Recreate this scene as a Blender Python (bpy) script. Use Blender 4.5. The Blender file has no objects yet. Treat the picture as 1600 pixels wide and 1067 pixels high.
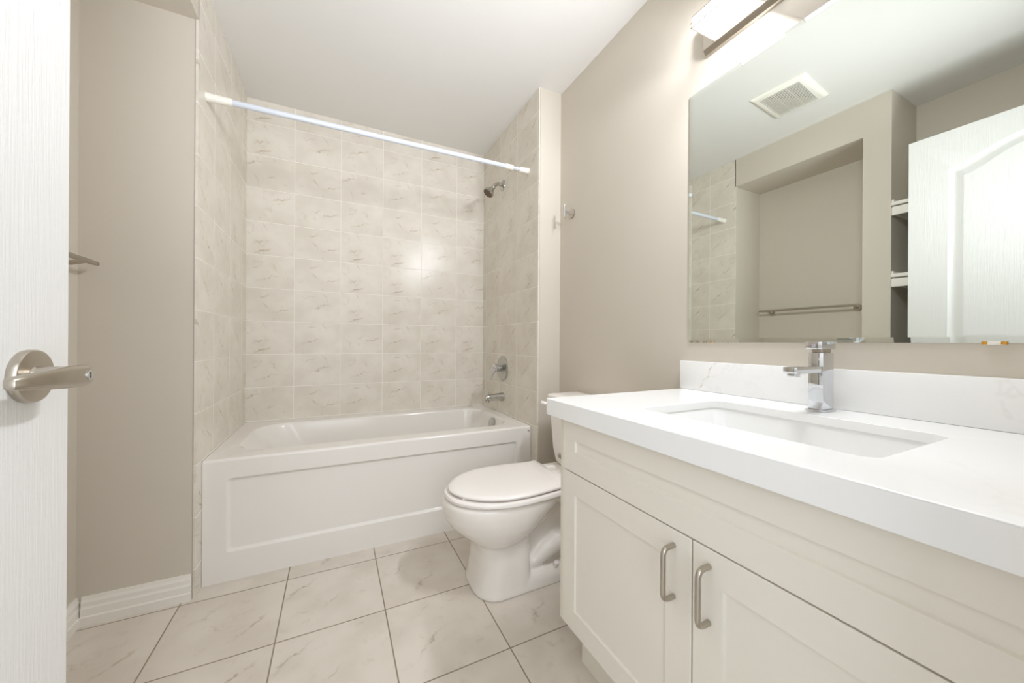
import bpy, bmesh, math, random
from mathutils import Vector, Matrix
S = bpy.context.scene
COL = S.collection
PI = math.pi

# ---------------------------------------------------------------- camera, world, light, exposure
YAW, ROLL, FPX = 0.455, 0.006, 564.0
cam_d = bpy.data.cameras.new('camera'); cam = bpy.data.objects.new('camera', cam_d); COL.objects.link(cam)
fw = Vector((math.sin(YAW), math.cos(YAW), 0)); rt = Vector((math.cos(YAW), -math.sin(YAW), 0)); up = Vector((0, 0, 1))
r2 = rt*math.cos(ROLL) + up*math.sin(ROLL); u2 = up*math.cos(ROLL) - rt*math.sin(ROLL)
cam.matrix_world = Matrix(((r2.x, u2.x, -fw.x, 0), (r2.y, u2.y, -fw.y, 0), (r2.z, u2.z, -fw.z, 1.0), (0, 0, 0, 1)))
cam_d.sensor_width = 36; cam_d.lens = FPX*36/1600; cam_d.shift_y = 1.5/1600; cam_d.clip_start = 0.01
S.camera = cam
w = bpy.data.worlds.new('world'); S.world = w; w.use_nodes = True
w.node_tree.nodes['Background'].inputs[0].default_value = (0.88, 0.935, 1, 1)
w.node_tree.nodes['Background'].inputs[1].default_value = 1.0      # the lit hallway outside the open doorway
S.view_settings.view_transform = 'Standard'; S.view_settings.look = 'None'
S.view_settings.exposure = 0.03; S.view_settings.gamma = 1.0; S.view_settings.use_curve_mapping = False
LAMP, GLOW_W = 2.3, 20.0    # emission of the vanity lamp glass; light it throws into the room
def area(name, loc, rot, sx, sy, power, col=(.89, .935, 1)):
    d = bpy.data.lights.new(name, 'AREA'); d.shape = 'RECTANGLE'; d.size = sx; d.size_y = sy; d.energy = power; d.color = col
    o = bpy.data.objects.new(name, d); COL.objects.link(o); o.location = loc; o.rotation_euler = rot
    return o
area('hallway_light', (0.0, -0.75, 1.55), (math.radians(90), 0, 0), 0.8, 1.9, 13)   # light of the hall falling through the doorway
area('bounce_flash', (0.10, -0.38, 1.02), (math.radians(180-45), 0, 0), 0.45, 0.35, 7.2, (.89, .935, 1)).data.spread = math.radians(84)      # the photographer's flash, bounced off the ceiling

# ---------------------------------------------------------------- dimensions (metres)
XR, XL, XP = 1.187, -0.483, 1.048       # right wall, left wall face, tiled plumbing wall
YB, YP, YF = 2.643, 1.787, 1.865        # tiled back wall, front of the plumbing wall, tub front
H = 2.461
XN = -0.81                              # back of the niche
NY0, NY1, NZ = 1.027, 1.800, 2.245      # niche opening
CY = 0.902                              # closet side

# ---------------------------------------------------------------- helpers
def lin(r, g, b):
    f = lambda c: (c/255/12.92) if c/255 <= .04045 else ((c/255+.055)/1.055)**2.4
    return (f(r), f(g), f(b), 1)
def finish(name, bm, mat, parent=None, smooth=35):
    bmesh.ops.recalc_face_normals(bm, faces=bm.faces)
    me = bpy.data.meshes.new(name); bm.to_mesh(me); bm.free()
    me.materials.append(mat)
    if smooth:
        me.polygons.foreach_set('use_smooth', [True]*len(me.polygons))
        me.set_sharp_from_angle(angle=math.radians(smooth))
    o = bpy.data.objects.new(name, me); COL.objects.link(o)
    if parent is not None:
        o.parent = parent
        if parent.type == 'EMPTY': o.location = -parent.location
    return o
def wn(o):
    m = o.modifiers.new('normals', 'WEIGHTED_NORMAL'); m.keep_sharp = True; m.weight = 100; return o
def tag(o, label, cat, group=None):
    o['label'] = label; o['category'] = cat
    if group: o['group'] = group
    return o
def thing(name, label, cat, loc, group=None):
    o = bpy.data.objects.new(name, None); COL.objects.link(o); o.location = loc; o.empty_display_size = .05
    return tag(o, label, cat, group)
def struct(name, bm, mat, parent=None, smooth=0):
    o = finish(name, bm, mat, parent, smooth)
    if parent is None: o['kind'] = 'structure'
    return o
def NB(): return bmesh.new()
def bx(bm, x0, x1, y0, y1, z0, z1, bev=0, seg=2):
    r = bmesh.ops.create_cube(bm, size=1)
    vs = r['verts']
    for v in vs:
        v.co = Vector(((x0+x1)/2+v.co.x*(x1-x0), (y0+y1)/2+v.co.y*(y1-y0), (z0+z1)/2+v.co.z*(z1-z0)))
    if bev:
        es = list({e for v in vs for e in v.link_edges})
        bmesh.ops.bevel(bm, geom=es, offset=bev, segments=seg, profile=.5, affect='EDGES')
    return bm
def loft(bm, rings, cap0=True, cap1=True, closed=True):
    vr = [[bm.verts.new(p) for p in r] for r in rings]
    n = len(vr[0])
    for a, b in zip(vr[:-1], vr[1:]):
        for i in range(n if closed else n-1):
            j = (i+1) % n
            bm.faces.new((a[i], a[j], b[j], b[i]))
    if cap0: bm.faces.new(vr[0][::-1])
    if cap1: bm.faces.new(vr[-1])
    return vr
def frame(d):
    d = Vector(d).normalized()
    a = Vector((0, 0, 1)) if abs(d.z) < .9 else Vector((1, 0, 0))
    u = d.cross(a).normalized(); v = u.cross(d).normalized()
    return d, u, v
def tube(bm, pts, r, n=16, sq=1.0, cap=True):
    pts = [Vector(p) for p in pts]; m = len(pts)
    rs = r if isinstance(r, (list, tuple)) else [r]*m
    t0 = (pts[1]-pts[0]).normalized(); _, u, v = frame(t0); rings = []
    for i, p in enumerate(pts):
        t = (pts[min(i+1, m-1)]-pts[max(i-1, 0)]).normalized()
        u = (u - t*u.dot(t)).normalized(); v = t.cross(u)
        rings.append([p + (u*math.cos(2*PI*k/n)*rs[i] + v*math.sin(2*PI*k/n)*rs[i]*sq) for k in range(n)])
    loft(bm, rings, cap, cap); return bm
def lathe(bm, prof, o, axis, n=40, cap0=True, cap1=True):
    d, u, v = frame(axis); o = Vector(o)
    loft(bm, [[o + d*h + (u*math.cos(2*PI*k/n)+v*math.sin(2*PI*k/n))*r for k in range(n)] for r, h in prof], cap0, cap1); return bm
def arc(p, c, q, n=6):          # quadratic bend
    p, c, q = Vector(p), Vector(c), Vector(q)
    return [p*(1-t)**2 + c*2*t*(1-t) + q*t*t for t in [i/n for i in range(n+1)]]
def rrect(x0, x1, y0, y1, z, r, n=6):
    out = []
    rr = r if isinstance(r, (list, tuple)) else [r]*4
    for (cx, cy, a0, q) in ((x1-rr[0], y1-rr[0], 0, rr[0]), (x0+rr[1], y1-rr[1], 90, rr[1]), (x0+rr[2], y0+rr[2], 180, rr[2]), (x1-rr[3], y0+rr[3], 270, rr[3])):
        for k in range(n+1):
            a = math.radians(a0+90*k/n); out.append(Vector((cx+q*math.cos(a), cy+q*math.sin(a), z)))
    return out
def fill_holes(bm, loops):
    es = []
    for L in loops:
        n = len(L)
        for i in range(n):
            e = bm.edges.get((L[i], L[(i+1) % n])) or bm.edges.new((L[i], L[(i+1) % n])); es.append(e)
    bmesh.ops.triangle_fill(bm, use_beauty=True, use_dissolve=False, edges=es)

# ---------------------------------------------------------------- materials
class G:
    def __init__(s, name):
        s.m = bpy.data.materials.new(name); s.m.use_nodes = True; s.t = s.m.node_tree
        s.b = s.t.nodes['Principled BSDF']
    def new(s, ty, **kw):
        n = s.t.nodes.new(ty)
        for k, v in kw.items(): setattr(n, k, v)
        return n
    def link(s, a, b): s.t.links.new(a, b)
    def put(s, sock, v):
        if hasattr(v, 'is_output') or isinstance(v, bpy.types.NodeSocket): s.link(v, sock)
        else: sock.default_value = v
    def mt(s, op, a, b=0.0, c=0.0, clamp=False):
        n = s.new('ShaderNodeMath', operation=op); n.use_clamp = clamp
        s.put(n.inputs[0], a); s.put(n.inputs[1], b); s.put(n.inputs[2], c); return n.outputs[0]
    def coords(s):
        tc = s.new('ShaderNodeTexCoord'); sp = s.new('ShaderNodeSeparateXYZ'); s.link(tc.outputs['Object'], sp.inputs[0])
        s.P = tc.outputs['Object']; return sp.outputs
    def vec(s, x, y, z=0.0):
        n = s.new('ShaderNodeCombineXYZ'); s.put(n.inputs[0], x); s.put(n.inputs[1], y); s.put(n.inputs[2], z); return n.outputs[0]
    def noise(s, v, scale, det=3, rough=.5):
        n = s.new('ShaderNodeTexNoise'); s.put(n.inputs['Vector'], v); n.inputs['Scale'].default_value = scale
        n.inputs['Detail'].default_value = det; n.inputs['Roughness'].default_value = rough; return n.outputs['Fac']
    def ss(s, x, a, b):
        n = s.new('ShaderNodeMapRange', interpolation_type='SMOOTHSTEP'); s.put(n.inputs[0], x)
        n.inputs[1].default_value = a; n.inputs[2].default_value = b; return n.outputs[0]
    def mix(s, f, a, b):
        n = s.new('ShaderNodeMix', data_type='RGBA'); s.put(n.inputs[0], f); s.put(n.inputs[6], a); s.put(n.inputs[7], b); return n.outputs[2]
    def set(s, **kw):
        for k, v in kw.items(): s.put(s.b.inputs[k.replace('_', ' ')], v)
    def bump(s, h, strength=.2, dist=.002):
        n = s.new('ShaderNodeBump'); n.inputs['Strength'].default_value = strength; n.inputs['Distance'].default_value = dist
        s.link(h, n.inputs['Height']); s.link(n.outputs[0], s.b.inputs['Normal'])
def plain(name, col, rough=.5, metal=0.0, **kw):
    g = G(name); g.set(Base_Color=col, Roughness=rough, Metallic=metal)
    for k, v in kw.items(): g.put(g.b.inputs[k], v)
    return g.m
def speck(name, col, rough, scale=6, amt=.03, bump=0, bs=300):
    g = G(name); g.coords(); n = g.noise(g.P, scale, 3)
    dk = tuple(c*(1-amt*2) for c in col[:3])+(1,)
    g.set(Base_Color=g.mix(n, dk, tuple(min(1, c*(1+amt)) for c in col[:3])+(1,)), Roughness=rough)
    if bump: g.bump(g.noise(g.P, bs, 2), bump, .001)
    return g.m
def tile_mat(name, ax, u0, pu, v0, pv, gw, base, base2, grout, vein, rough, vs=1.0, seed=0.0, dens=.75, tilt=.35, variants=9, spec=.28):
    g = G(name); c = g.coords(); U, V = c[ax[0]], c[ax[1]]
    u = g.mt('DIVIDE', g.mt('SUBTRACT', U, u0), pu); v = g.mt('DIVIDE', g.mt('SUBTRACT', V, v0), pv)
    fu, fv = g.mt('FRACT', u), g.mt('FRACT', v); iu, iv = g.mt('FLOOR', u), g.mt('FLOOR', v)
    du = g.mt('MULTIPLY', g.mt('MINIMUM', fu, g.mt('SUBTRACT', 1.0, fu)), pu)
    dv = g.mt('MULTIPLY', g.mt('MINIMUM', fv, g.mt('SUBTRACT', 1.0, fv)), pv)
    d = g.mt('MINIMUM', du, dv); gm = g.mt('SUBTRACT', 1.0, g.ss(d, gw*.5-.0003, gw*.5+.0006))
    wn = g.new('ShaderNodeTexWhiteNoise', noise_dimensions='3D'); g.link(g.vec(iu, iv, seed), wn.inputs['Vector'])
    k = g.mt('FLOOR', g.mt('MULTIPLY', wn.outputs['Value'], float(variants)))          # which printed design
    a = g.mt('MULTIPLY', g.mt('SUBTRACT', fu, .5), pu); b = g.mt('MULTIPLY', g.mt('SUBTRACT', fv, .5), pv)
    loc = g.vec(a, b, g.mt('MULTIPLY', k, 3.7))
    cloud = g.noise(loc, 7/vs, 2); fine = g.noise(loc, 60/vs, 3, .6)
    warp = g.mt('MULTIPLY', g.mt('SUBTRACT', g.noise(loc, 22/vs, 3, .6), .5), .06*vs)
    tot = None
    for q in range(3):
        w2 = g.new('ShaderNodeTexWhiteNoise', noise_dimensions='2D'); g.link(g.vec(k, 11.3*q+2.1), w2.inputs['Vector'])
        sp = g.new('ShaderNodeSeparateColor'); g.link(w2.outputs['Color'], sp.inputs[0])
        ox = g.mt('MULTIPLY', g.mt('SUBTRACT', sp.outputs[0], .5), pu*.75); oy = g.mt('MULTIPLY', g.mt('SUBTRACT', sp.outputs[1], .5), pv*.75)
        ang = tilt if q < 2 else tilt-1.3
        x, y = g.mt('SUBTRACT', a, ox), g.mt('SUBTRACT', b, oy)
        s_ = g.mt('ADD', g.mt('MULTIPLY', x, math.cos(ang)), g.mt('MULTIPLY', y, math.sin(ang)))
        t_ = g.mt('ADD', g.mt('SUBTRACT', g.mt('MULTIPLY', y, math.cos(ang)), g.mt('MULTIPLY', x, math.sin(ang))), warp)
        L = (.045, .03, .03)[q]*vs; W = (.0042, .003, .0042)[q]*vs
        e = g.mt('ADD', g.mt('POWER', g.mt('ABSOLUTE', g.mt('DIVIDE', s_, L)), 2.0), g.mt('POWER', g.mt('ABSOLUTE', g.mt('DIVIDE', t_, W)), 1.5))
        e = g.mt('MULTIPLY', g.mt('EXPONENT', g.mt('MULTIPLY', e, -1.0)), g.ss(fine, .3, .62))
        e = g.mt('MULTIPLY', e, (dens, dens*.6, dens*.45)[q])
        tot = e if tot is None else g.mt('MAXIMUM', tot, e)
    col = g.mix(g.ss(cloud, .3, .7), base2, base)
    col = g.mix(g.mt('MULTIPLY', g.ss(g.noise(loc, 26/vs, 4, .65), .56, .74), .14), col, vein)
    col = g.mix(tot, col, vein)
    col = g.mix(gm, col, grout)
    g.set(Base_Color=col, Roughness=g.mt('ADD', g.mt('MULTIPLY', gm, .5), rough))
    g.b.inputs['Specular IOR Level'].default_value = spec
    g.bump(g.mt('SUBTRACT', 1.0, gm), .35, .0015)
    return g.m

WALL = lin(208, 200, 187)
M = {}
M['paint'] = speck('greige_wall_paint', WALL, .55, 3, .012, .05, 260)
M['ceiling'] = speck('ceiling_paint', lin(228, 226, 222), .8, 2, .008, .05, 200)
M['trim'] = plain('white_trim_paint', lin(238, 234, 226), .32)
TB, TB2, TG, TV = lin(229, 223, 212), lin(219, 212, 200), lin(240, 235, 225), lin(146, 110, 62)
tz = .5155
M['tile_back'] = tile_mat('marbled_tile_back', (0, 2), -.4975, .2635, tz, .2015, .0032, TB, TB2, TG, TV, .24, .95, 1.0, dens=.62, tilt=.3)
M['tile_left'] = tile_mat('marbled_tile_left', (1, 2), 2.013, .2635, tz, .2015, .0032, TB, TB2, TG, TV, .24, .95, 5.0, dens=.62, tilt=-.6)
M['tile_right'] = tile_mat('marbled_tile_right', (1, 2), 2.063, .2605, tz, .2015, .0032, TB, TB2, TG, TV, .24, .95, 9.0, dens=.62, tilt=-.6)
M['floor'] = tile_mat('marbled_floor_tile', (0, 1), -.175, .3475, 1.768-5*.3535, 0.3535, .0042, lin(222, 214, 203), lin(212, 203, 191), lin(150, 137, 118), lin(146, 122, 92), .2, 1.15, 3.0, dens=.6, tilt=.75)
M['tub'] = plain('white_enamel', lin(236, 232, 226), .14)
M['ceramic'] = plain('white_ceramic', lin(240, 235, 228), .1)
M['seat'] = plain('white_seat_plastic', lin(242, 237, 232), .25)
M['cab'] = plain('cream_cabinet_paint', lin(236, 231, 220), .38)
M['dark'] = plain('dark_gap', lin(70, 60, 46), .8)  # lock slot and tub chips; also painted shade between vent slats
M['chrome'] = plain('chrome', lin(215, 217, 220), .06, 1.0)
M['nickel'] = speck('brushed_nickel', lin(190, 182, 170), .28, 40, .04); M['nickel'].node_tree.nodes['Principled BSDF'].inputs['Metallic'].default_value = 1
M['oldchrome'] = speck('worn_chrome', lin(196, 195, 190), .16, 60, .1); M['oldchrome'].node_tree.nodes['Principled BSDF'].inputs['Metallic'].default_value = 1
M['mirror'] = plain('silvered_mirror', lin(226, 230, 224), 0.0, 1.0)
M['stain'] = plain('mirror_edge_stain', lin(120, 92, 48), .6)
M['brass'] = plain('brass', lin(206, 150, 60), .3, .8)
M['rod'] = plain('white_rod', lin(214, 219, 228), .3)
M['cream'] = plain('cream_plastic', lin(238, 234, 224), .4)
M['nozzle'] = plain('brown_nozzle', lin(96, 76, 58), .5)
M['sink'] = plain('sink_porcelain', lin(238, 238, 236), .1)
def quartz():
    g = G('white_quartz'); c = g.coords()
    n = g.noise(g.P, 2.6, 5, .62); wv = g.mt('ABSOLUTE', g.mt('SUBTRACT', n, .5))
    f = g.mt('MULTIPLY', g.mt('SUBTRACT', 1.0, g.ss(wv, 0, .012)), g.ss(g.noise(g.P, 3.1, 2), .5, .68))
    # one tan vein running down the left end of the upstand
    y0 = g.mt('ADD', .8325, g.mt('MULTIPLY', g.mt('SUBTRACT', c[2], .832), .0)); 
    ln = g.mt('SUBTRACT', c[1], g.mt('SUBTRACT', .868, g.mt('MULTIPLY', g.mt('SUBTRACT', c[2], .832), .62)))
    ln = g.mt('ADD', ln, g.mt('MULTIPLY', g.mt('SUBTRACT', g.noise(g.P, 45, 3), .5), .03))
    m = g.mt('MULTIPLY', g.mt('SUBTRACT', 1.0, g.ss(g.mt('ABSOLUTE', ln), .0004, .0042)), g.ss(c[2], .834, .85))
    m = g.mt('MULTIPLY', m, g.ss(g.noise(g.P, 70, 2), .3, .65))
    col = g.mix(g.mt('MULTIPLY', f, .12), lin(247, 247, 246), lin(205, 197, 182))
    g.set(Base_Color=g.mix(g.mt('MULTIPLY', m, .55), col, lin(190, 165, 120)), Roughness=.16); return g.m
M['quartz'] = quartz()
def door_paint():
    g = G('white_grained_door_paint'); c = g.coords()
    v = g.vec(g.mt('MULTIPLY', c[0], 1.0), g.mt('MULTIPLY', c[1], 1.0), g.mt('MULTIPLY', c[2], .035))
    g.set(Base_Color=lin(226, 225, 222), Roughness=.4); g.bump(g.noise(v, 260, 3, .6), .55, .0012); return g.m
M['door'] = door_paint()
def glow():
    g = G('lit_frosted_glass'); g.set(Base_Color=(1, 1, 1, 1), Roughness=.3)
    g.put(g.b.inputs['Emission Color'], (.92, .945, 1, 1)); g.put(g.b.inputs['Emission Strength'], LAMP); return g.m
M['glow'] = glow()

# ---------------------------------------------------------------- the room
struct('floor', bx(NB(), -1.1, 1.4, -.12, 2.8, -.06, 0), M['floor'])
struct('ceiling', bx(NB(), -1.1, 1.4, -.12, 2.8, H, H+.06), M['ceiling'])
struct('wall_right', bx(NB(), XR, XR+.12, -.12, 2.8, 0, H), M['paint'])
struct('wall_back', bx(NB(), XL-.1, XR, YB, YB+.12, 0, H), M['tile_back'])
struct('wall_plumbing', bx(NB(), XP, XR, YP, YB, 0, H), M['paint'])
b = bx(NB(), XP-.008, XP, YP+.004, YB, 0, H)
struct('trim_1', b, M['tile_right'])
b = bx(NB(), -1.0, XL-.008, NY1, YB, 0, H)
struct('wall_left_alcove', b, M['paint'])
struct('trim_2', bx(NB(), XL-.008, XL, NY1-.004, YB, 0, H), M['tile_left'])
b = NB()
bx(b, -1.0, XN, CY, NY1, 0, H)                 # back of the niche
bx(b, XN, XL, NY0, NY1, NZ, H)                 # soffit over the niche
bx(b, XN, XL, CY, NY0, 0, H)                   # pier between niche and closet
struct('wall_left', b, M['paint'])
struct('wall_closet_back', bx(NB(), -1.0, -.83, 0, CY, 0, H), M['paint'])
b = NB()
bx(b, -1.0, -.42, -.12, 0, 0, H); bx(b, .42, XR, -.12, 0, 0, H); bx(b, -.42, .42, -.12, 0, 2.09, H)
struct('wall_near', b, M['paint'])
def baseboard(name, p0, p1, nrm, h=.098):
    prof = [(0, 0), (.016, 0), (.016, h*.30), (.0125, h*.34), (.0125, h*.58), (.0095, h*.66), (.0095, h*.80), (.006, h*.9), (.005, h), (0, h)]
    bm = NB(); p0, p1, n = Vector(p0), Vector(p1), Vector(nrm)
    loft(bm, [[p + n*a + Vector((0, 0, z)) for a, z in prof] for p in (p0, p1)])
    return struct(name, bm, M['trim'])
baseboard('baseboard_left', (XN+.016, NY1, 0), (XL-.012, NY1, 0), (0, -1, 0))
baseboard('baseboard_niche', (XN, NY0, 0), (XN, NY1-.0005, 0), (1, 0, 0))
baseboard('baseboard_right', (XR, 0.93, 0), (XR, YP, 0), (-1, 0, 0))
baseboard('baseboard_partition', (XP+.002, YP, 0), (XR-.017, YP, 0), (0, -1, 0))

# ---------------------------------------------------------------- door with lever (standing open in front of the closet)
DX, DY0, DY1, DZ0, DZ1 = -.370, .035, .800, .012, 2.066
def door():
    bm = NB()
    def loop(pts): return [bm.verts.new(p) for p in pts]
    outer = loop([(DX, DY0, DZ0), (DX, DY1, DZ0), (DX, DY1, DZ1), (DX, DY0, DZ1)])
    loops = [outer]
    def panel(y0, y1, z0, z1, rise):
        def outline(o, x):
            yy0, yy1, a = y0+o, y1-o, []
            a += [(x, yy0, z0+o), (x, yy1, z0+o)]
            n = 20
            for i in range(n+1):
                t = i/n; y = yy1+(yy0-yy1)*t
                a.append((x, y, z1-o + rise*(math.sin(PI*t)**2)**.8))
            return a
        rings = [outline(o, DX-dp) for o, dp in ((0, 0), (.006, .006), (.016, .009), (.026, .008), (.048, .0025), (.052, .002))]
        vr = loft(bm, rings, False, True)
        loops.append(vr[0])
    panel(DY0+.135, DY1-.138, 1.0, 1.875, .085)
    panel(DY0+.135, DY1-.138, .24, .83, .0)
    fill_holes(bm, loops)
    # sides and back
    bk = loop([(DX-.035, DY0, DZ0), (DX-.035, DY1, DZ0), (DX-.035, DY1, DZ1), (DX-.035, DY0, DZ1)])
    bm.faces.new(bk)
    for i in range(4):
        j = (i+1) % 4; bm.faces.new((outer[i], outer[j], bk[j], bk[i]))
    return bm
d1 = wn(struct('door_1', door(), M['door'], smooth=40))
hy, hz = .716, .951
rose = finish('door_handle', lathe(NB(), [(.0350, 0), (.0355, .002), (.0355, .0085), (.0345, .0100), (.033, .0105), (.006, .0105)], (DX, hy, hz), (1, 0, 0), 56), M['nickel'], d1)
bm = NB(); lathe(bm, [(.0145, .010), (.0125, .014), (.0125, .046)], (DX, hy, hz), (1, 0, 0), 24)
finish('neck', bm, M['nickel'], rose)
# lever: broad flat hub end, tapering to a small rounded tip on the hinge side
bm = NB(); rings = []
path = [(hy+.0125, -.3170, .004, .003), (hy+.0115, -.3165, .0095, .0055), (hy+.007, -.3160, .0132, .0065), (hy-.002, -.3155, .0148, .007), (.695, -.3152, .0150, .007), (.672, -.3155, .0140, .007), (.650, -.3165, .0122, .007), (.632, -.3185, .0104, .007), (.618, -.3210, .0090, .007), (.609, -.3235, .0078, .007), (.6045, -.3250, .0066, .006), (.6025, -.3256, .0035, .003)]
for i, (y, x, hh, tt) in enumerate(path):
    a, c = path[max(i-1, 0)], path[min(i+1, len(path)-1)]
    tg = Vector((c[1]-a[1], c[0]-a[0], 0)).normalized()
    tg = Vector((c[1]-a[1], c[0]-a[0], 0)).normalized(); nrm = Vector((-tg.y, tg.x, 0))
    sg = lambda q, e: abs(q)**e*math.copysign(1, q)
    rings.append([Vector((x, y, hz-.0015*(1-hh/.015))) + nrm*sg(math.cos(q), .45)*tt + Vector((0, 0, 1))*sg(math.sin(q), .75)*hh for q in [2*PI*k/24 for k in range(24)]])
loft(bm, rings); finish('lever', bm, M['nickel'], rose, 40)
bm = NB(); lathe(bm, [(.0068, 0), (.0068, .0020), (.0058, .0028)], (-.3096, hy-.004, hz), (1, 0, 0), 24)
lk = finish('lock_button', bm, M['chrome'], rose)
finish('slot', bx(NB(), -.3069, -.3064, hy-.0048, hy-.0032, hz-.0042, hz+.0042), M['dark'], lk, 0)

# ---------------------------------------------------------------- closet shelves
def shelf(z, label):
    t = thing('closet_shelf', label, 'shelf', (-.65, .45, z), 'white shelves in the closet')
    finish('board', bx(NB(), -.83, XL+.004, .002, CY-.001, z-.020, z, .002), M['trim'], t)
    finish('front_rail', bx(NB(), XL-.012, XL-.001, .002, CY-.001, z-.075, z-.027, .002), M['trim'], t)
    bm = NB(); bx(bm, -.828, XL-.014, CY-.014, CY-.001, z-.068, z-.0205, .001)
    finish('cleat', bm, M['trim'], t)
    bm = NB(); bx(bm, -.828, XL-.002, CY-.010, CY-.0005, z, z+.016, .003)
    finish('end_lip', bm, M['trim'], t)
shelf(1.812, 'upper white closet shelf seen in the mirror left of the door top')
shelf(1.404, 'lower white closet shelf seen in the mirror halfway down the dark closet')

# ---------------------------------------------------------------- bathtub
TX0, TX1, TH = XL+.001, XP-.0095, .509
def tub():
    bm = NB(); y0, y1 = YF, YB-.001
    outer = [Vector(p) for p in ((TX0, y0, 0), (TX1, y0, 0), (TX1, y1, 0), (TX0, y1, 0))]
    n = 10
    oY0, oY1 = y0+.095, y1-.085; oX0, oX1 = TX0+.075, TX1-.068
    spec = [(0, 0, 0, 0, TH, (.13, .17, .15, .14)), (.006, .006, .006, .006, TH-.004, (.13, .17, .15, .14)), (.016, .012, .012, .012, TH-.018, (.13, .165, .15, .14)),
            (.10, .035, .028, .028, TH-.13, (.12, .15, .13, .12)), (.20, .06, .05, .05, TH-.27, (.11, .13, .11, .11)),
            (.26, .085, .07, .07, TH-.335, (.10, .11, .10, .10)), (.32, .13, .11, .11, TH-.36, (.08, .09, .08, .08)), (.5, .4, .22, .22, TH-.365, (.05, .05, .05, .05))]
    rings = [rrect(oX0+a, oX1-c, oY0+e, oY1-f_, z, r, n) for a, c, e, f_, z, r in spec]
    vr = loft(bm, rings, False, True)
    # rim: outer rounded edge
    e1 = [bm.verts.new(p) for p in ((TX0, y0+.012, TH), (TX1, y0+.012, TH), (TX1, y1, TH), (TX0, y1, TH))]
    fill_holes(bm, [e1, vr[0]])
    # front edge roll and apron with recessed panel
    prev = [e1[0], e1[1]]
    for q in range(1, 5):
        a = PI/2*q/4
        cur = [bm.verts.new((x, y0+.012-.012*math.sin(a), TH-.012+.012*math.cos(a))) for x in (TX0, TX1)]
        bm.faces.new((prev[0], prev[1], cur[1], cur[0])); prev = cur
    lo = [bm.verts.new((TX0, y0, .0)), bm.verts.new((TX1, y0, .0))]
    px0, px1, pz0, pz1 = -.404, .950, .118, .428
    def ap(o, d, r=.014):
        return [Vector((p.x, y0+d, p.y)) for p in rrect(px0+o, px1-o, pz0+o, pz1-o, 0, r, 4)]
    pr = loft(bm, [ap(0, 0), ap(.003, .0015), ap(.010, .010), ap(.014, .0115)], False, True)
    fill_holes(bm, [[lo[0], lo[1], prev[1], prev[0]], pr[0]])
    bk = [bm.verts.new(p) for p in ((TX1, y1, 0), (TX0, y1, 0))]
    bm.faces.new((lo[1], bk[0], e1[2], e1[1], prev[1])); bm.faces.new((bk[1], lo[0], prev[0], e1[0], e1[3])); bm.faces.new((bk[0], bk[1], e1[3], e1[2]))
    return bm
t = thing('bathtub', 'white alcove bathtub with recessed apron panel between tiled walls', 'bathtub', (.28, 2.25, 0))
wn(finish('tub_body', tub(), M['tub'], t, 50))
ovx = TX1-.068-.024
o = finish('overflow_plate', lathe(NB(), [(.042, 0), (.042, .006), (.037, .011), (.014, .013)], (ovx, 2.235, .452), (-1, 0, .2), 32), M['oldchrome'], t)
bm = NB(); lathe(bm, [(.0055, .010), (.0055, .017)], (ovx, 2.235, .448), (-1, 0, .2), 12); finish('trip_lever', bm, M['chrome'], o)
finish('drain', lathe(NB(), [(.032, 0), (.032, .003), (.02, .004)], (.78, 2.25, TH-.3655), (0, 0, 1), 28), M['oldchrome'], t)
for x, z, s in ((1.022, .482, .0045), (1.030, .4835, .003), (1.0295, .478, .003)):
    bm = NB(); bmesh.ops.create_icosphere(bm, subdivisions=1, radius=s)
    for v in bm.verts: v.co = Vector((x+v.co.x, YF-.0002+v.co.y*.1, z+v.co.z*.7))
    finish('chip', bm, M['dark'], t)

# ---------------------------------------------------------------- shower fittings
t = thing('showerhead', 'small chrome shower head on a bent arm high on the tiled wall', 'shower head', (XP-.008, 2.284, 2.09))
X0 = XP-.008
finish('flange', lathe(NB(), [(.038, 0), (.037, .003), (.026, .010), (.011, .013)], (X0, 2.284, 2.09), (-1, 0, 0), 32), M['oldchrome'], t)
pts = [(X0, 2.284, 2.091)] + arc((X0-.014, 2.284, 2.092), (X0-.048, 2.284, 2.100), (X0-.068, 2.284, 2.070), 8)
arm = finish('arm', tube(NB(), pts, .0115, 16), M['oldchrome'], t)
dr = Vector((-.62, 0, -.78)).normalized(); p = Vector(pts[-1])
hd = finish('head', lathe(NB(), [(.011, -.004), (.0165, .002), (.0165, .014), (.014, .018), (.019, .026), (.028, .044), (.038, .057), (.040, .068), (.036, .072)], p, dr, 32), M['oldchrome'], t)
finish('nozzle_face', lathe(NB(), [(.0345, .0715), (.033, .0735), (.014, .0735), (.012, .075), (.004, .075)], p, dr, 28), M['nozzle'], hd)

t = thing('shower_valve', 'chrome round shower valve with lever handle on the tiled wall', 'valve', (X0, 2.268, .822))
finish('escutcheon', lathe(NB(), [(.086, 0), (.086, .004), (.080, .009), (.050, .010), (.034, .016), (.028, .018)], (X0, 2.268, .822), (-1, 0, 0), 48), M['oldchrome'], t)
finish('valve_stem', lathe(NB(), [(.022, .012), (.022, .045), (.018, .048)], (X0, 2.268, .822), (-1, 0, 0), 24), M['oldchrome'], t)
bm = NB()
lathe(bm, [(.012, .036), (.026, .041), (.032, .054), (.030, .068), (.018, .079), (.004, .082)], (X0, 2.268, .826), (-1, 0, 0), 28)
tube(bm, arc((X0-.060, 2.268, .826), (X0-.085, 2.268, .80), (X0-.090, 2.268, .742), 8), [.026, .024, .021, .018, .016, .0145, .0135, .012, .009], 16, .75)
finish('handle', bm, M['chrome'], t)

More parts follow.
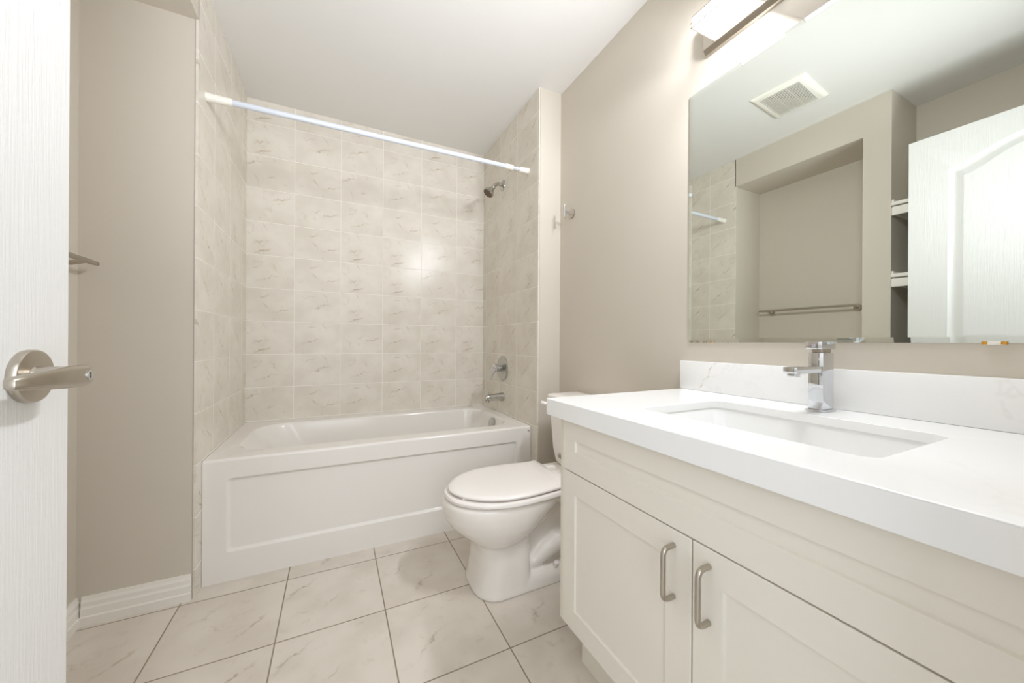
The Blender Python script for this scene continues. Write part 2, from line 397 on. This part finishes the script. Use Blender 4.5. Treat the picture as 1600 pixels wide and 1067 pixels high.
t = thing('tub_spout', 'chrome tub spout sticking out over the bathtub rim below the valve', 'spout', (X0, 2.262, .630))
sec = [(0, .030, .626), (.012, .030, .626), (.03, .026, .627), (.07, .0235, .627), (.105, .0225, .626), (.122, .022, .624), (.131, .018, .622)]
bm = NB(); loft(bm, [[Vector((X0-h, 2.262+math.cos(2*PI*k/24)*r*.85, z+math.sin(2*PI*k/24)*r)) for k in range(24)] for h, r, z in sec])
finish('spout_body', bm, M['oldchrome'], t)
bm = NB(); lathe(bm, [(.005, 0), (.005, .008), (.009, .010), (.009, .017), (.006, .019)], (X0-.112, 2.262, .645), (0, 0, 1), 16); finish('diverter_knob', bm, M['chrome'], t)
bm = NB(); lathe(bm, [(.014, 0), (.014, .014), (.010, .014)], (X0-.115, 2.262, .608), (0, 0, -1), 20); finish('spout_mouth', bm, M['oldchrome'], t)

t = thing('curtain_rod', 'white tension shower curtain rod stretched above the bathtub', 'curtain rod', (.28, 1.90, 2.02))
za, zb, ya, yb = 2.002, 2.033, 1.888, 1.915
P0, P1 = Vector((XL, ya, za)), Vector((XP-.008, yb, zb)); rp = lambda s: P0+(P1-P0)*s; AX = (P1-P0)
finish('tube', tube(NB(), [rp(.012), rp(.93)], .0125, 20), M['rod'], t)
finish('inner_tube', tube(NB(), [rp(.88), rp(.99)], .0098, 20), M['rod'], t)
for s, e in ((0, 1), (1, -1)):
    bm = NB(); L = AX.length; lathe(bm, [(.018, 0), (.018, .012), (.0165, .016), (.0155, .085 if e > 0 else .06), (.0135, .088 if e > 0 else .063)], rp(s), AX*e, 24)
    finish('end_cap', bm, M['cream'], t)
bm = NB(); lathe(bm, [(.0135, -.024), (.0155, -.021), (.0155, .02), (.0135, .024)], rp(.915), AX, 24); finish('collar', bm, M['cream'], t)

# ---------------------------------------------------------------- robe hook and towel bar
t = thing('robe_hook', 'small polished robe hook with upright bar on the right wall', 'hook', (XR, 1.668, 1.722))
finish('flange', lathe(NB(), [(.026, 0), (.026, .006), (.024, .008), (.008, .008)], (XR, 1.668, 1.722), (-1, 0, 0), 32), M['nickel'], t)
finish('arm', tube(NB(), [(XR-.006, 1.668, 1.722), (XR-.050, 1.668, 1.726)], .0068, 16), M['chrome'], t)
finish('upright', tube(NB(), [(XR-.054, 1.668, 1.690), (XR-.054, 1.668, 1.691), (XR-.054, 1.668, 1.761), (XR-.054, 1.668, 1.762)], [.006, .0075, .0075, .006], 20), M['chrome'], t)

t = thing('towel_bar', 'brushed metal towel bar on the back wall of the niche', 'towel bar', (XN, 1.44, 1.25))
bz = 1.264
bm = NB(); rings = []
for y, hh, tt in ((1.118, .004, .003), (1.122, .007, .0045), (1.16, .009, .005), (1.44, .009, .005), (1.72, .009, .005), (1.762, .007, .0045), (1.766, .004, .003)):
    rings.append([Vector((XN+.066+math.cos(2*PI*k/16)*tt, y, bz+math.sin(2*PI*k/16)*hh)) for k in range(16)])
loft(bm, rings); finish('bar', bm, M['nickel'], t)
for y in (1.165, 1.70):
    p = finish('post', tube(NB(), [(XN+.004, y, bz-.012), (XN+.03, y, bz-.010), (XN+.063, y, bz-.001)], [.010, .008, .0075], 16), M['nickel'], t)
    finish('flange', lathe(NB(), [(.024, 0), (.024, .005), (.020, .009), (.01, .010)], (XN, y, bz-.012), (1, 0, 0), 28), M['nickel'], p)

# ---------------------------------------------------------------- toilet
TC = 1.400
def W(u, v, z): return Vector((XR-u, TC+v, z))
def egg(z, uf, uc, ub, wd, nb=2.6, n=56, nf=2.15):
    out = []
    for k in range(n):
        a = 2*PI*k/n; c, s = math.cos(a), math.sin(a)
        e = 2/nf if c >= 0 else 2/nb
        L = (uf-uc) if c >= 0 else (uc-ub)
        out.append(W(uc + L*math.copysign(abs(c)**e, c), wd*math.copysign(abs(s)**e, s), z))
    return out
t = thing('toilet', 'white two-piece toilet with closed lid between the tub and the vanity', 'toilet', (XR-.4, TC, 0))
bm = NB()
# bowl
loft(bm, [egg(z, uf, uc, ub, wd) for z, uf, uc, ub, wd in (
    (.165, .640, .60, .53, .085), (.186, .660, .60, .515, .112), (.200, .680, .595, .49, .132), (.216, .708, .585, .465, .147), (.240, .738, .57, .435, .160), (.270, .770, .555, .40, .171), (.302, .791, .545, .36, .178),
    (.335, .800, .54, .30, .181), (.358, .801, .535, .26, .181), (.370, .797, .535, .25, .178), (.374, .790, .535, .25, .172))])
# pedestal column
loft(bm, [egg(z, uf, .57, .462, wd, 6, nf=2.7) for z, uf, wd in ((0, .690, .139), (.006, .691, .140), (.03, .684, .136), (.10, .672, .131), (.16, .667, .127), (.20, .672, .126), (.25, .68, .126))])
# foot and trapway body
loft(bm, [egg(z, .60, .40, ub, wd, 5, nf=4) for z, ub, wd in ((0, .13, .136), (.006, .128, .137), (.035, .135, .134), (.055, .145, .122), (.066, .155, .095))])
loft(bm, [egg(z, .60, .35, ub, wd, 4, nf=4) for z, ub, wd in ((.03, .15, .082), (.14, .13, .078), (.25, .07, .080), (.33, .04, .10))])
loft(bm, [egg(z, .40, .2, .03, wd, 6, nf=4) for z, wd in ((.315, .11), (.335, .150), (.36, .165), (.386, .168), (.392, .160))])
for s in (-1, 1):
    pts = [W(.55, s*.060, .19), W(.47, s*.066, .235), W(.40, s*.068, .27), W(.33, s*.066, .31), W(.27, s*.06, .34)]
    tube(bm, pts, [.035, .036, .036, .036, .036], 16)
    pts = [W(.50, s*.07, .06), W(.43, s*.074, .085), W(.375, s*.082, .125), W(.33, s*.084, .15), W(.28, s*.082, .145), W(.245, s*.076, .11), W(.225, s*.07, .06)]
    tube(bm, pts, [.025, .032, .040, .044, .044, .040, .035], 16)
bowl = finish('bowl', bm, M['ceramic'], t, 180)
md = bowl.modifiers.new('remesh', 'REMESH'); md.mode = 'VOXEL'; md.voxel_size = .0055; md.use_smooth_shade = True
md = bowl.modifiers.new('smooth', 'SMOOTH'); md.factor = .5; md.iterations = 7
for s in (-1, 1):
    finish('bolt_cap', lathe(NB(), [(.0125, 0), (.0125, .010), (.010, .017), (.004, .019)], W(.345, s*.112, .060), (0, s*.35, 1), 20), M['ceramic'], bowl)
def lidline(z, off, nose, dome=0):
    # outline points of seat / lid, nose at u=nose, hinge at u=.285
    half = []
    ub = .288-off*.3
    prof = [(nose+off, 0), (nose-.004+off, .030), (nose-.014+off*.95, .060), (nose-.035+off*.9, .094), (nose-.068+off*.7, .127), (nose-.115+off*.5, .156), (.60, .178), (.53, .184), (.46, .181), (.40, .174), (.35, .168), (.32, .167), (.30, .170), (ub, .171)]
    # smooth with catmull
    P = [(prof[1][0], -prof[1][1])] + prof + [(ub-.01, .171)]
    for i in range(1, len(P)-2):
        for q in range(4):
            tt = q/4; a, b_, c, d = P[i-1], P[i], P[i+1], P[i+2]
            f = lambda k: .5*(2*b_[k]+(c[k]-a[k])*tt+(2*a[k]-5*b_[k]+4*c[k]-d[k])*tt*tt+(3*b_[k]-a[k]-3*c[k]+d[k])*tt**3)
            half.append((f(0), f(1)))
    half.append(prof[-1])
    half = [(u, v+off*min(1, v/.05)) for u, v in half]
    pts = half + [(u, -v) for u, v in reversed(half[1:])]
    return [W(u, v, z) for u, v in pts]
def scaled(ring, k, z):
    c = sum(ring, Vector())/len(ring)
    return [Vector((c.x+(p.x-c.x)*k, c.y+(p.y-c.y)*k, z)) for p in ring]
bm = NB()
r0 = lidline(.377, .004, .786); 
loft(bm, [lidline(.3765, .001, .786), lidline(.380, .005, .786), lidline(.389, .0055, .786), lidline(.3945, .002, .786), lidline(.396, -.004, .786), scaled(lidline(.396, -.004, .786), .62, .396), scaled(lidline(.396, -.004, .786), .60, .385)])
finish('seat', bm, M['seat'], t, 40)
bm = NB()
base = lidline(0, -.004, .780)
loft(bm, [scaled(lidline(0, -.007, .780), 1, .4025), scaled(base, 1, .4055), scaled(base, 1, .4105), scaled(lidline(0, -.008, .780), 1, .415), scaled(base, .90, .418), scaled(base, .7, .420), scaled(base, .4, .421), scaled(base, .1, .4215)])
lid = finish('lid', bm, M['seat'], t, 40)
for u, v in ((.735, .075), (.735, -.075), (.50, .150), (.50, -.150)):
    finish('bumper', bx(NB(), XR-u-.012, XR-u+.012, TC+v-.006, TC+v+.006, .395, .402, .002), M['seat'], lid)
for s in (-1, 1):
    finish('hinge', bx(NB(), XR-.285, XR-.235, TC+s*.075-.018, TC+s*.075+.018, .389, .412, .006), M['seat'], t)
def trect(u0, u1, hw, z, r):
    return rrect(XR-u1, XR-u0, TC-hw, TC+hw, z, (min(r, .02), r, r, min(r, .02)), 8)
bm = NB()
loft(bm, [trect(.05, .165, .135, .3935, .03), trect(.04, .18, .152, .397, .035), trect(.032, .188, .163, .412, .04), trect(.025, .194, .178, .47, .04), trect(.02, .203, .200, .70, .04)])
tank = finish('tank', bm, M['ceramic'], t, 40)
bm = NB()
loft(bm, [trect(.015, .207, .199, .7005, .045), trect(.012, .214, .206, .704, .05), trect(.011, .216, .208, .722, .05), trect(.012, .214, .206, .733, .05), trect(.018, .206, .198, .739, .045), trect(.05, .17, .16, .742, .03)])
finish('tank_lid', bm, M['ceramic'], t, 40)
bm = NB()
lathe(bm, [(.013, 0), (.013, .008), (.010, .012)], W(.205, .165, .690), (-1, 0, 0), 20)
tube(bm, [W(.208, .165, .690), W(.222, .167, .691), W(.233, .171, .693), W(.239, .180, .695), W(.241, .187, .696)], [.008, .0085, .009, .010, .008], 14)
finish('flush_lever', bm, M['seat'], t)

# ---------------------------------------------------------------- vanity cabinet
VX, VY0, VY1 = .6185, .004, .920
t = thing('vanity_cabinet', 'cream shaker vanity cabinet with two doors under the white countertop', 'cabinet', (.9, .46, 0))
bm = NB()
for q in ((VX, VX+.018, VY0, VY1, .17, .7815), (VX+.018, XR-.001, VY0, VY0+.016, .17, .7815), (VX+.018, XR-.001, VY1-.016, VY1, .17, .7815), (VX+.018, XR-.001, VY0+.016, VY1-.016, .17, .186), (XR-.010, XR-.001, VY0+.016, VY1-.016, .186, .7815)): bx(bm, *q)
finish('carcass', bm, M['cab'], t, 30)
finish('toe_kick', bx(NB(), .700, .72, VY0, VY1-.002, .0005, .1695), M['cab'], t, 0)
def shaker(name, y0, y1, z0, z1, fr, fz, mat=None, xf=.5995):
    bm = NB(); x1 = VX-.0006
    def ring(o, x, oz=None):
        oz = o if oz is None else oz
        return [Vector((x, y0+o, z0+oz)), Vector((x, y1-o, z0+oz)), Vector((x, y1-o, z1-oz)), Vector((x, y0+o, z1-oz))]
    vr = loft(bm, [ring(0, x1), ring(0, xf+.0015), ring(.0015, xf), ring(fr, xf, fz), ring(fr+.002, xf+.0055, fz+.002)], True, True)
    return wn(finish(name, bm, M['cab'], t, 30))
shaker('drawer_front', .030, .882, .6365, .7835, .058, .058)
MID = .4565
for y0, y1, hyy, nm in ((MID+.0015, .882, .496, 'left'), (.030, MID-.0015, .4215, 'right')):
    d = shaker('door', y0, y1, .193, .6335, .058, .058)
    hx = .5995
    z0, z1, pr, rb = .504, .604, .030, .0155
    pts = [(hx-.001, hyy, z1)] + arc((hx-pr+rb, hyy, z1), (hx-pr, hyy, z1), (hx-pr, hyy, z1-rb), 6) + arc((hx-pr, hyy, z0+rb), (hx-pr, hyy, z0), (hx-pr+rb, hyy, z0), 6) + [(hx-.001, hyy, z0)]
    finish('handle', tube(NB(), pts, .0052, 16), M['nickel'], d)

t = thing('paper_holder', 'round metal end of a holder peeking past the left edge of the vanity', 'holder', (.66, VY1, .632))
finish('post', tube(NB(), [(.66, VY1, .632), (.66, VY1+.058, .632)], .006, 14), M['nickel'], t)
finish('end_knob', lathe(NB(), [(.008, 0), (.0095, .003), (.0095, .012), (.006, .015)], (.66, VY1+.056, .632), (0, 1, 0), 20), M['nickel'], t)

# ---------------------------------------------------------------- countertop with upstand
CX0, CX1, CY0, CY1, CZ = .577, XR-.0005, .001, .938, .832
SX0, SX1, SY0, SY1, SR = .712, 1.021, .240, .695, .028
def counter():
    bm = NB(); e = .0025
    hole = [rrect(SX0, SX1, SY0, SY1, z, SR, 6) for z in (CZ, CZ-.0015, CZ-.020)]
    hole[0] = rrect(SX0-.0015, SX1+.0015, SY0-.0015, SY1+.0015, CZ, SR, 6)
    vh = loft(bm, hole, False, False)
    def out(o, z): return [bm.verts.new(p) for p in ((CX0+o, CY0, z), (CX1, CY0, z), (CX1, CY1-o, z), (CX0+o, CY1-o, z))]
    a, b_, c_ = out(e, CZ), out(0, CZ-e), out(0, CZ-.048)
    ins = [bm.verts.new(p) for p in ((CX0+.02, CY0, CZ-.048), (CX1, CY0, CZ-.048), (CX1, CY1-.0165, CZ-.048), (CX0+.02, CY1-.0165, CZ-.048))]
    ins2 = [bm.verts.new(p) for p in ((CX0+.02, CY0, CZ-.020), (CX1, CY0, CZ-.020), (CX1, CY1-.0165, CZ-.020), (CX0+.02, CY1-.0165, CZ-.020))]
    for A, B in ((a, b_), (b_, c_), (c_, ins), (ins, ins2)):
        for i in range(4):
            j = (i+1) % 4; bm.faces.new((A[i], A[j], B[j], B[i]))
    fill_holes(bm, [a, vh[0]]); fill_holes(bm, [ins2, vh[-1]])
    return bm
t = thing('countertop', 'white quartz countertop with low backsplash on the vanity', 'countertop', (.9, .46, .8))
wn(finish('slab', counter(), M['quartz'], t, 50))
finish('backsplash', bx(NB(), 1.167, XR-.0005, CY0, .944, CZ+.0003, .936, .0015, 2), M['quartz'], t, 30)

def sink():
    bm = NB(); z = CZ-.0205
    rr = [rrect(SX0-.02, SX1+.02, SY0-.02, SY1+.02, z, SR+.01, 6), rrect(SX0-.003, SX1+.003, SY0-.003, SY1+.003, z, SR, 6), rrect(SX0-.001, SX1+.001, SY0-.001, SY1+.001, z-.004, SR, 6),
          rrect(SX0+.012, SX1-.012, SY0+.02, SY1-.02, z-.07, SR, 6), rrect(SX0+.02, SX1-.02, SY0+.035, SY1-.035, z-.10, SR+.01, 6), rrect(SX0+.045, SX1-.045, SY0+.07, SY1-.07, z-.118, SR+.01, 6), rrect(SX0+.13, SX1-.13, SY0+.2, SY1-.2, z-.124, .02, 6)]
    loft(bm, rr, False, True)
    return bm
t = thing('sink', 'white rectangular undermount sink basin set in the countertop', 'sink', (.87, .465, .7))
finish('basin', sink(), M['sink'], t, 50)
finish('drain', lathe(NB(), [(.022, 0), (.022, .002), (.014, .003)], (.866, .4675, CZ-.1445), (0, 0, 1), 24), M['chrome'], t)

# ---------------------------------------------------------------- faucet
FY0, FY1, FX0, FX1 = .4615, .4935, 1.080, 1.132
t = thing('faucet', 'square chrome single-handle faucet standing behind the sink', 'faucet', (1.1, .478, CZ))
finish('base_plate', bx(NB(), FX0-.004, FX1+.004, FY0-.004, FY1+.004, CZ+.0003, CZ+.005, .001), M['chrome'], t, 30)
finish('body', bx(NB(), FX0, FX1, FY0, FY1, CZ+.005, .979, .0016, 2), M['chrome'], t, 30)
sp = finish('spout', bx(NB(), .966, FX0+.004, FY0+.001, FY1-.001, .930, .9455, .001, 2), M['chrome'], t, 30)
finish('aerator', bx(NB(), .972, .990, FY0+.006, FY1-.006, .922, .9298, .001), M['chrome'], sp, 30)
finish('neck', bx(NB(), FX0+.008, FX1-.006, FY0+.004, FY1-.004, .979, .9875, .001), M['nickel'], t, 30)
hd = finish('handle', bx(NB(), FX0-.008, FX1+.006, FY0-.001, FY1+.003, .9875, 1.0065, .0012, 2), M['chrome'], t, 30)
finish('set_screw', lathe(NB(), [(.0034, 0), (.0034, .0008), (.002, .001)], (FX0-.008, .479, .9965), (-1, 0, 0), 14), M['rod'], hd)
finish('red_dot', lathe(NB(), [(.0014, 0), (.001, .0006)], (FX0-.008, .4835, .9968), (-1, 0, 0), 10), plain('red_mark', lin(190, 60, 60), .4), hd)
finish('blue_dot', lathe(NB(), [(.0014, 0.0008), (.001, .0016)], (FX0-.008, .479, .9965), (-1, 0, 0), 10), plain('blue_mark', lin(60, 80, 150), .4), hd)

# ---------------------------------------------------------------- mirror
MY0, MY1, MZ0, MZ1 = .025, .9215, 1.0045, 1.9185
t = thing('wall_mirror', 'large frameless mirror with clear cut edges above the vanity countertop', 'mirror', (XR, .47, MZ0))
bm = NB()
def mr(o, x): return [Vector((x, MY0+o, MZ0+o)), Vector((x, MY1-o, MZ0+o)), Vector((x, MY1-o, MZ1-o)), Vector((x, MY0+o, MZ1-o))]
loft(bm, [mr(0, XR-.0005), mr(0, XR-.0035), mr(.013, XR-.005), mr(.0131, XR-.005)], True, True)
gl = finish('glass', bm, M['mirror'], t, 0)
random.seed(4)
for y, L in ((.910, .006), (.905, .006), (.883, .012), (.858, .006), (.849, .004), (.832, .009), (.818, .006)):
    bm = NB(); bx(bm, XR-.0039, XR-.0036, y-L/2, y+L/2, MZ0-.0002, MZ0+.0022, 0)
    finish('edge_stain', bm, M['brass'] if y in (.832, .818) else M['stain'], gl, 0)
bm = NB(); bx(bm, XR-.0075, XR-.0005, .210, .238, MZ0-.004, MZ0+.003, .002)
cl = finish('clip', bm, M['cream'], t)
for y in (.212, .236):
    bm = NB(); bx(bm, XR-.0082, XR-.0012, y-.004, y+.004, MZ0-.003, MZ0+.003, .001); finish('clip_end', bm, M['brass'], cl)

# ---------------------------------------------------------------- vanity light
PY1, PY0, PXF = .853, .247, 1.165
t = thing('vanity_light', 'brushed nickel vanity light bar with square frosted glass shade above the mirror', 'wall lamp', (XR, .552, 2.02))
prof = [(XR-.0005, 2.0185), (XR-.010, 2.0215), (XR-.017, 2.028), (PXF, 2.037), (PXF, 2.130), (XR-.017, 2.139), (XR-.010, 2.1455), (XR-.0005, 2.1485)]
bm = NB(); loft(bm, [[Vector((x, y, z)) for x, z in prof] for y in (PY0, PY1)])
finish('back_plate', bm, M['nickel'], t, 20)
LG, DP, ZB, ZT = .127, .114, 2.041, 2.074
for yc in (.7485, .5505, .3525):
    y0, y1 = yc-LG/2, yc+LG/2; x0, x1 = PXF-DP, PXF-.0003
    s = finish('lamp_shade', bx(NB(), x0, x1, y0, y1, ZB, ZT, .0015, 2), M['glow'], t, 30)
    finish('glow_blocker', bx(NB(), x0-.001, x1, y0-.001, y1+.001, ZT+.0005, ZT+.004, .001, 1), M['nickel'], s, 30)  # added plate, unseen from below, keeps the shade's glow off the ceiling
    bm = NB(); r = .0013
    for z in (ZB-.0005, ZB+.016): tube(bm, [(x0-.001, y0-.004, z), (x0-.001, y1+.004, z)], r, 8)
    tube(bm, [(x0+.066, y0-.002, ZB-.001), (x0+.066, y1+.002, ZB-.001)], r*.7, 8)
    for y in (y0-.001, y1+.001):
        tube(bm, [(x0-.001, y, ZB-.0005), (x1, y, ZB-.0005)], r*.8, 8); tube(bm, [(x0-.001, y, ZB+.016), (x1, y, ZB+.016)], r*.8, 8)
    finish('wire_frame', bm, M['nickel'], s)
g_ = area('lamp_glow', (PXF-DP-.014, .5505, ZB-.004), (0, 0, 0), .035, .50, GLOW_W, (.91, .94, 1))     # what the three shades throw into the room
L_ = Vector((PXF-DP-.014, .5505, ZB-.012))
_z = Vector((.46, -.66, .58)).normalized(); _y = (Vector((0, 1, 0)) - _z*_z.y).normalized(); _x = _y.cross(_z)
g_.matrix_world = Matrix(((_x.x, _y.x, _z.x, L_.x), (_x.y, _y.y, _z.y, L_.y), (_x.z, _y.z, _z.z, L_.z), (0, 0, 0, 1)))

# ---------------------------------------------------------------- ceiling vent (seen in the mirror)
t = thing('ceiling_vent', 'cream plastic exhaust vent grille on the ceiling, seen in the mirror', 'vent', (-.035, 1.203, H))
t.rotation_euler = (0, 0, math.radians(-5.5))
HW, HD = .163, .136
def vring(o0, o1, z): return [Vector((-HW+o0, -HD+o1, z)), Vector((HW-o0, -HD+o1, z)), Vector((HW-o0, HD-o1, z)), Vector((-HW+o0, HD-o1, z))]
def vpart(name, bm, mat, par=None):
    o = finish(name, bm, mat, t, 30); o.location = (0, 0, 0); return o
bm = NB()
loft(bm, [vring(0, 0, -.0003), vring(0, 0, -.005), vring(.006, .008, -.011), vring(.018, .022, -.018), vring(.028, .034, -.020), vring(.031, .038, -.020), vring(.031, .038, -.006)], False, True)
vpart('frame', bm, M['cream'])
vpart('gap_shade_sheet', bx(NB(), -HW+.032, HW-.032, -HD+.039, HD-.039, -.0060, -.0045), M['dark'])  # added dark sheet: shade between the slats put into its colour
n = 18
for i in range(n):
    x = -HW+.032+(2*HW-.064)*(i+.5)/n
    vpart('slat', bx(NB(), x-.0036, x+.0036, -HD+.0385, HD-.0385, -.0198, -.0184), M['cream'])
for y in (-.033, .033):
    vpart('cross_bar', bx(NB(), -HW+.0315, HW-.0315, y-.0015, y+.0015, -.0164, -.012), M['cream'])
S.cycles.max_bounces = 10; S.cycles.diffuse_bounces = 6; S.cycles.glossy_bounces = 6
S.cycles.sample_clamp_indirect = 6; S.cycles.use_denoising = True
